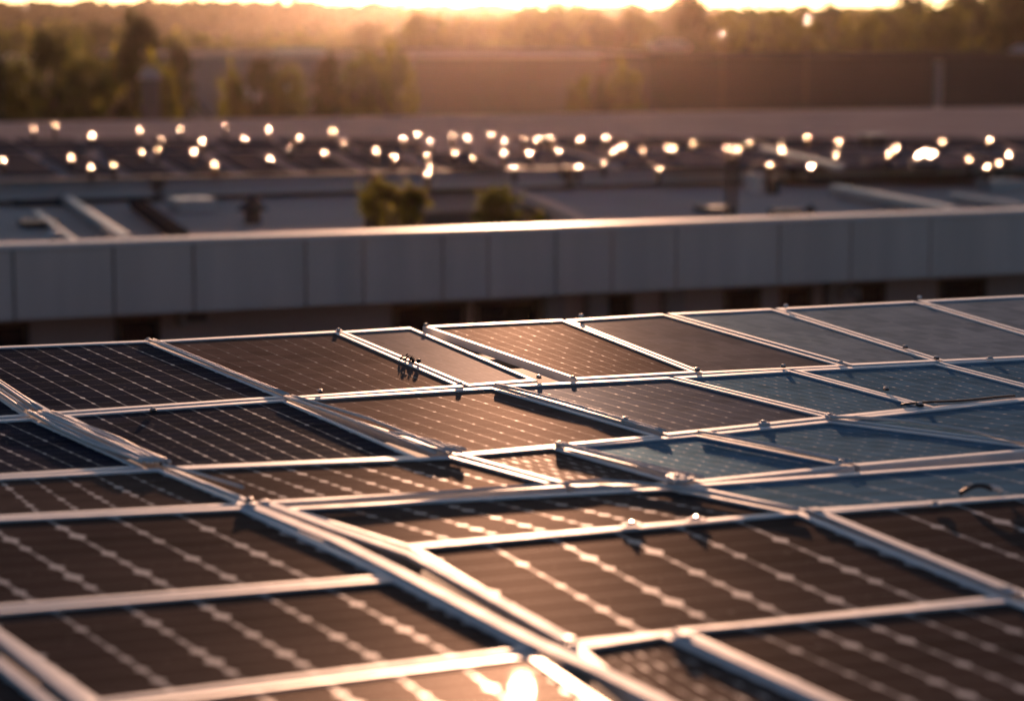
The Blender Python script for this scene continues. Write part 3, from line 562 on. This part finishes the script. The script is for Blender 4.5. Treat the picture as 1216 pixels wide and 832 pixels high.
PAN = [
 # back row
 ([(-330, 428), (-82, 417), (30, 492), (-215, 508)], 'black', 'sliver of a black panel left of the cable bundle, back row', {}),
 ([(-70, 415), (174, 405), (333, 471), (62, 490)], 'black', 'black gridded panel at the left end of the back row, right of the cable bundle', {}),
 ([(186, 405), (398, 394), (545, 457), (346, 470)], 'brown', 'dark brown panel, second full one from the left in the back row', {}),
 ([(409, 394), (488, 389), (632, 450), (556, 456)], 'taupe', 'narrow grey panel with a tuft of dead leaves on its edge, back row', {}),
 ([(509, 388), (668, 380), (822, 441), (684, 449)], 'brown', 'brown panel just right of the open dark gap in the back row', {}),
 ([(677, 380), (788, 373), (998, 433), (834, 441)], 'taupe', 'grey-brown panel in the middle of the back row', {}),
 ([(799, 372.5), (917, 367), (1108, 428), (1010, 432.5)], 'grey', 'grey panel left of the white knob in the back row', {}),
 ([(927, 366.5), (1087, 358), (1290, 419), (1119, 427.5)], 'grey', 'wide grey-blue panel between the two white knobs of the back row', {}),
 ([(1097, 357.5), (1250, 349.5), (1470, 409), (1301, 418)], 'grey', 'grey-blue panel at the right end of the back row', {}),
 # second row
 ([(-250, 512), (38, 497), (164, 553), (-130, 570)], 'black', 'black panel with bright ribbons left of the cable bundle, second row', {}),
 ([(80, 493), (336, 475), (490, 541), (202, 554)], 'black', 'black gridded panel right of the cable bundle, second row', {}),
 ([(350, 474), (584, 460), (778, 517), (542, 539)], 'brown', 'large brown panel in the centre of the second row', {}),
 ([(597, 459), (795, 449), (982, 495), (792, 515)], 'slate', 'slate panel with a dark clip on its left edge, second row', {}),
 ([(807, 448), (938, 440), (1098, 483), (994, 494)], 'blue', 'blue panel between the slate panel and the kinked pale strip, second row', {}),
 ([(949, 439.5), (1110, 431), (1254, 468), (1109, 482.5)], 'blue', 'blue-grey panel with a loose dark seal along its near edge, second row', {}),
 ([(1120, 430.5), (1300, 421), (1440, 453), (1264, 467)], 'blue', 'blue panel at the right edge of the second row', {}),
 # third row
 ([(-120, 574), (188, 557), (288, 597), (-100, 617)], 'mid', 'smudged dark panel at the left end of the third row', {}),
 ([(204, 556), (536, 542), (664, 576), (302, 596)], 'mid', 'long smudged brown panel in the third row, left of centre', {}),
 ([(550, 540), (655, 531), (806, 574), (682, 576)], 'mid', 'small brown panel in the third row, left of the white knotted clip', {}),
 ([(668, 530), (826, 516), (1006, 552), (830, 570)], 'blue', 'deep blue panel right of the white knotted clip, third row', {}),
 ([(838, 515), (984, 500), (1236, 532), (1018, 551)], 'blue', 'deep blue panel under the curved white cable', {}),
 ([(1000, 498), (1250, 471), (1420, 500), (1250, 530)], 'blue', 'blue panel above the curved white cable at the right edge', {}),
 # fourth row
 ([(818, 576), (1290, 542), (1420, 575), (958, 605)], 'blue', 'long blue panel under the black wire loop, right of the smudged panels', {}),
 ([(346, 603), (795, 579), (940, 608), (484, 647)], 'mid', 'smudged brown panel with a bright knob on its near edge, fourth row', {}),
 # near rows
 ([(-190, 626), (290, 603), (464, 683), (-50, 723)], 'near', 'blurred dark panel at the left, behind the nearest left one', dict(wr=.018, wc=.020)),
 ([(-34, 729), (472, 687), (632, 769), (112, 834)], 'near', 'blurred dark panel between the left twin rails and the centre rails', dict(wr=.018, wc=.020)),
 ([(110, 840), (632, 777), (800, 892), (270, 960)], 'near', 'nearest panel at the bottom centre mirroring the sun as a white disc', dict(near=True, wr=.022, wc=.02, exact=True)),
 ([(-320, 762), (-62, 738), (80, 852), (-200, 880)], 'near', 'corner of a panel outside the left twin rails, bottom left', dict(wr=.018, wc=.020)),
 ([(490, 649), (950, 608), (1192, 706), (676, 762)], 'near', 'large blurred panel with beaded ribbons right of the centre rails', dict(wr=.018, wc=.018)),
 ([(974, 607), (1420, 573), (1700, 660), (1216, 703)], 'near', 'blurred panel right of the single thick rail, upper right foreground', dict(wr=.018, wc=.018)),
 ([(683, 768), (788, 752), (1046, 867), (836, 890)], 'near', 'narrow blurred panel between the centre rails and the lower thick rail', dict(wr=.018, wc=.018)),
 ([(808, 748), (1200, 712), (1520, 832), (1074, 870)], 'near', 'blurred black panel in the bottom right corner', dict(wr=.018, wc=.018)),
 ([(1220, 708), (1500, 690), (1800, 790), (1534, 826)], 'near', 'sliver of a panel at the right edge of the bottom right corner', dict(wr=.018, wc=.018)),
]
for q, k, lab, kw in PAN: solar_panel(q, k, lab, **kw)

# rails, cables, clamps on the array
def P_at(x, y, h=0.0, near=False):
    p, n = (NEARP, NEARN) if near else (FLATP, FLATN); return on_plane(x, y, p, n) + n * h
def rail(label, q, wd, hh, near=False, m=WHITE, name='cover_rail', h=.002):
    pts = [P_at(x, y, h, near) for x, y in q]; n = NEARN if near else FLATN
    o = thing(name, label, 'rail', tuple(pts[0].lerp(pts[-1], .5)), 'rails covering the panel joints'); bm = bmesh.new(); rings = []
    for i, p in enumerate(pts):
        e = (pts[min(i + 1, len(pts) - 1)] - pts[max(i - 1, 0)]).normalized(); s = n.cross(e).normalized(); c = min(wd, hh) * .3
        rings.append([bm.verts.new(p + s * u + n * v) for u, v in ((-wd / 2, 0), (wd / 2, 0), (wd / 2, hh - c), (wd / 2 - c, hh), (-wd / 2 + c, hh), (-wd / 2, hh - c))])
    for r0, r1 in zip(rings, rings[1:]):
        for k in range(6): bm.faces.new((r0[k], r0[(k + 1) % 6], r1[(k + 1) % 6], r1[k]))
    bm.faces.new(rings[0][::-1]); bm.faces.new(rings[-1]); bmesh.ops.recalc_face_normals(bm, faces=bm.faces); obj('rail', bm, m, o)
    for i, t in ((0, .04), (len(pts) - 2, .96)):
        a, b = pts[i], pts[i + 1]; e = (b - a).normalized(); bm = bmesh.new(); box(bm, a.lerp(b, t) + n * (hh + .001), .03, wd * .6, .004, e, n.cross(e), n, bev=.0015); obj('screw_plate', bm, STEEL, o)
rail('white twin rail of the centre joint, right one', [(312, 597.5), (400, 630), (488, 660), (552, 694), (616, 729), (678, 764)], .040, .007)
rail('white twin rail of the centre joint, left one and brighter', [(294, 601), (400, 644), (472, 680), (552, 722), (631, 763), (710, 798), (779, 832), (832, 860)], .046, .008)
rail('thick single white rail at the upper right foreground', [(963, 606), (1206, 706)], .040, .008)
rail('thick single white rail at the lower right of centre', [(804, 754), (1062, 870)], .040, .008)
rail('white twin rail in the bottom left corner, upper one', [(-44, 724), (110, 846)], .034, .008)
rail('white twin rail in the bottom left corner, lower one', [(-62, 740), (90, 862)], .034, .007)
def cables(label, lines, rad, sag=.004):
    a = P_at(*lines[0][0]); o = thing('cable_bundle', label, 'cables', tuple(a), 'white cable runs on the panel joints')
    for ln in lines:
        pts = []; n = 10
        base = [P_at(x, y, rad + .003) for x, y in ln]
        for i in range(len(base) - 1):
            for k in range(n): pts.append(base[i].lerp(base[i + 1], k / n))
        pts.append(base[-1]); ph = random.uniform(0, 9)
        for i, p in enumerate(pts): p.z += abs(mnoise.noise(Vector((i * .08, ph, 0)))) * sag; pts[i] = p + ROW * mnoise.noise(Vector((i * .07, ph + 5, 0))) * .005
        bm = bmesh.new(); tube(bm, pts, rad, 8); obj('cable', bm, CABLE, o, True)
cables('bundle of white cables fanning between the leftmost back-row panels', [[(-74 + d, 412), (40 + d, 490)] for d in (-12, -4, 4, 11)], .006, .012)
cables('fan of white cables beside the black second-row panel on the left', [[(44 + d, 494), (110 + d * 1.6, 524), (180 + d * 1.2, 553)] for d in (-10, -4, 2, 8, 13, 18)], .0075, .015)
cables('white cables between the two left panels of the back row', [[(178, 405.5), (338, 471)], [(183, 405.5), (343, 471)]], .006, .004)
cables('white cables between the black and the brown second-row panels', [[(342, 474), (500, 532), (528, 540)], [(347, 474), (440, 503), (536, 540)], [(338, 474), (516, 541)]], .0065, .010)
cables('loose white strap lying at the corner of the brown centre panel', [[(462, 516), (500, 527), (548, 540)], [(474, 517), (520, 529), (552, 539)]], .006, .02)
cables('kinked white cable between slate and brown second-row panels', [[(588, 458.5), (690, 486), (740, 502), (786, 516)], [(592, 458.5), (700, 488), (790, 515)]], .006, .006)
cables('white cable pair left of the deep blue third-row panel', [[(660, 530), (745, 551), (818, 573)], [(664, 529), (760, 553), (835, 570)]], .0065, .006)
cables('curved white cable sweeping across the blue panels to the right edge', [[(985, 498), (1030, 499), (1080, 503), (1140, 512), (1216, 528), (1290, 545)]], .006, .002)
cables('thin white cable between the third-row blue panels', [[(829, 515), (920, 532), (1012, 552)], [(834, 515), (1002, 551)]], .006, .006)
cables('wavy white cable along the near edge of the third row', [[(352, 601), (460, 593), (560, 585), (670, 577), (715, 573), (760, 577), (810, 583), (860, 592), (948, 608)]], .006, .002)
cables('short white cable at the left joint of the third row', [[(194, 555), (240, 567), (288, 582)]], .006, .003)
# small clamps: (x, y, style, label)
CL = [(933, 366, 'knob', 'round white knob at the rear edge, left of the wide grey-blue panel'), (1092, 356, 'knob', 'round white knob at the rear edge near the right end'), (690, 378, 'knob', 'tiny pale knob on the rear edge near the middle'),
      (176, 404.5, 'plate', 'pale clamp plate at the rear edge between the two left panels'), (402, 393, 'plate', 'pale clamp plate at the rear edge left of the narrow panel'), (506, 388, 'dark', 'dark clamp at the rear end of the open gap'), (640, 450, 'dark', 'dark clamp at the near end of the narrow panel'),
      (680, 450, 'plate', 'pale clamp plate at the near end of the open gap'), (828, 441, 'dark', 'dark clamp at the near corner of the brown back-row panel'), (930, 437, 'dark', 'small dark clip above the long pale joint of the second row'), (998, 432, 'plate', 'pale clamp plate at the near corner of the middle grey panel'),
      (1112, 427, 'dark', 'dark clamp where the wide grey-blue panel begins'), (1075, 414, 'dark', 'dark clip halfway along the joint before the wide grey-blue panel'), (1176, 427, 'plate', 'pale clamp plate at the upper right edge of the second row'), (1052, 464, 'dark', 'dark clip on the joint of the right second-row panels'),
      (1092, 483, 'dark', 'dark clamp at the near end of the right second-row joint'), (986, 495, 'plate', 'pale clamp plate where the curved cable starts'), (907, 504, 'plate', 'white clip on the pale joint above the deep blue panel'), (742, 501, 'dark', 'black clip on the kinked cable beside the slate panel'),
      (664, 530, 'dark', 'black clip at the start of the cable pair by the deep blue panel'), (380, 467, 'dark', 'black clip on the joint right of the two left panels'), (546, 457, 'plate', 'pale clamp plate at the near corner of the narrow grey panel'), (182, 490, 'dark', 'black end clip beside the left cable bundle'),
      (46, 493, 'plate', 'pale clamp plate over the left cable bundle'), (194, 553, 'dark', 'black clip at the near end of the left cable fan'), (1000, 551, 'plate', 'pale clamp plate between the deep blue third-row panels'), (750, 624, 'shiny', 'bright metal knob on the near edge of the smudged fourth-row panel'),
      (826, 618, 'shiny', 'white metal knob right of the bright knob on the same edge'), (1110, 601, 'plate', 'blurred pale clamp plate on the edge under the black wire loop'), (296, 598, 'dark', 'dark bolt at the head of the centre rails')]
for x, y, st, lab in CL:
    s = .40 if y < 480 else .52
    p = P_at(x, y, .002); o = thing('panel_clamp', lab, 'clamp', tuple(p), 'small clamps on the panel joints'); bm = bmesh.new()
    if st == 'knob':
        lathe(bm, p, [(.008, 0), (.008, .006), (.012, .008), (.014, .014), (.011, .020), (.005, .022)], 14); obj('knob', bm, WHITE, o, True)
    elif st == 'shiny':
        lathe(bm, p, [(.012, 0), (.012, .002), (.016, .003), (.017, .007), (.012, .010), (.004, .011)], 16); obj('knob', bm, WHITE, o, True); sun_cap('cap', o, p + Vector((0, 0, .013)), .10)  # tilted cap added to make the knob shine
        bm = bmesh.new(); box(bm, p, .06, .035, .005, ROW, AWAY, bev=.002); obj('foot_plate', bm, ALU, o)
    else:
        m = BLACKP if st == 'dark' else ALU
        box(bm, p, (.045 if st == 'dark' else .08) * s, .06 * s, .014 * s if st == 'plate' else .022 * s, ROW, AWAY, bev=.004); obj('clip', bm, m, o)
        bm = bmesh.new(); lathe(bm, p + Vector((0, 0, (.014 if st == 'plate' else .022) * s)), [(.011, 0), (.011, .006), (.004, .008)], 8); obj('bolt', bm, STEEL, o)
# knotted white clip
p = P_at(806, 573, .003); o = thing('cable_knot', 'knotted white clump of cable ends between the blue and the smudged panels', 'cable knot', tuple(p)); bm = bmesh.new()
for k in range(9):
    a = random.uniform(0, 6.28); q = [p + Vector((math.cos(a + i * .9) * (.012 + .009 * i), math.sin(a + i * .9) * (.012 + .014 * i), .007 + .010 * abs(math.sin(i * 1.3 + k)))) for i in range(5)]; tube(bm, q, .006, 6)
obj('loops', bm, CABLE, o, True)
# black wire loop with a white end
p = P_at(1165, 588, .003); o = thing('wire_loop', 'black wire loop with a white end lying on the blue panel at the right', 'wire', tuple(p)); bm = bmesh.new()
tube(bm, [p + ROW * (-.08 + .015 * i) + Vector((0, 0, .008 + .022 * math.sin(i / 9 * math.pi))) for i in range(9)], .008, 8); obj('wire', bm, BLACKP, o, True)
bm = bmesh.new(); tube(bm, [p + ROW * (.035 + .010 * i) + Vector((0, 0, .022 - .001 * i * i)) for i in range(5)], .009, 8); obj('end_sleeve', bm, CABLE, o, True)
# loose dark seal and pale clip, second row right
a, b = P_at(1070, 482, .006), P_at(1205, 472, .006); o = thing('seal_strip', 'loose dark rubber strip on the near edge of the right second-row panel', 'seal', tuple(a)); bm = bmesh.new()
tube(bm, [a.lerp(b, t / 12) + Vector((0, 0, .002 * math.sin(t * .7))) for t in range(13)], .005, 6); obj('strip', bm, BLACKP, o, True)
# dead leaves tuft
p = P_at(478, 427, .004); q = P_at(497, 432, .004); o = thing('leaf_litter', 'tuft of dead leaves and a dark ball on the edge of the narrow grey panel', 'dead leaves', tuple(p)); bm = bmesh.new(); rnd = random.Random(3)
for k in range(30):
    t = rnd.random() ** 1.3; c = p.lerp(q, t * .9) + Vector((rnd.gauss(0, .012), rnd.gauss(0, .03), abs(rnd.gauss(0.003, .006)))); a = Vector((rnd.gauss(0, 1), rnd.gauss(0, 1), rnd.gauss(0, 1))).normalized(); b2 = a.orthogonal(); d = a.cross(b2); l = rnd.uniform(.006, .014)
    bm.faces.new([bm.verts.new(c - b2 * l), bm.verts.new(c - d * l * .4), bm.verts.new(c + b2 * l), bm.verts.new(c + d * l * .4)])
obj('leaves', bm, mat('dead_leaf', (.035, .022, .014), .8, 0, .4, 30), o)
bm = bmesh.new(); bmesh.ops.create_icosphere(bm, subdivisions=2, radius=.011, matrix=Matrix.Translation(q + Vector((0, 0, .009)))); 
for v in bm.verts: v.co += (v.co - q).normalized() * mnoise.noise(v.co * 60) * .006
obj('seed_ball', bm, BLACKP, o, True)
# racks carrying the array
def rack(label, lines, legs, near):
    n = NEARN if near else FLATN; a = P_at(*lines[0][0], -.1, near); o = thing('mounting_rack', label, 'mounting rack', (a.x, a.y, ZR + .02))
    for (x0, y0), (x1, y1) in lines:
        a = P_at(x0, y0, -.085, near); b = P_at(x1, y1, -.085, near); e = (b - a).normalized(); s = n.cross(e); bm = bmesh.new(); box(bm, a.lerp(b, .5), (b - a).length, .04, .044, e, s, n); obj('rail', bm, STEEL, o)
        for t in legs:
            q = a.lerp(b, t); bm = bmesh.new(); box(bm, Vector((q.x, q.y, ZR + .021)), .05, .05, q.z - ZR - .025); obj('leg', bm, STEEL, o)
rack('steel rack under the two rear rows of the array', [((-300, 460), (1440, 375)), ((-220, 540), (1400, 440))], (.05, .3, .55, .8, .97), False)
rack('steel rack under the middle rows of the array', [((-100, 595), (1400, 515)), ((350, 630), (1400, 565))], (.05, .3, .55, .8, .97), False)
rack('steel rack under the blurred front panels', [((-160, 660), (1600, 610)), ((-60, 800), (1600, 730))], (.05, .35, .65, .95), False)

# ------------------------------------------------------------------ haze (last: it needs the whole scene)
hm = bpy.data.materials.new('evening_haze'); hm.use_nodes = True; t = hm.node_tree; t.nodes.remove(t.nodes['Principled BSDF'])
pvn = t.nodes.new('ShaderNodeVolumePrincipled'); pvn.inputs['Color'].default_value = (1.0, 0.82, 0.66, 1); pvn.inputs['Density'].default_value = 0.000028; pvn.inputs['Anisotropy'].default_value = 0.93
t.links.new(pvn.outputs[0], t.nodes['Material Output'].inputs['Volume'])
bm = bmesh.new(); box(bm, Vector((0, 650, -1)), 1400, 1700, 60)
tag(obj('haze', bm, hm), 'thin warm evening haze over the roofs and trees', 'haze', kind='stuff')
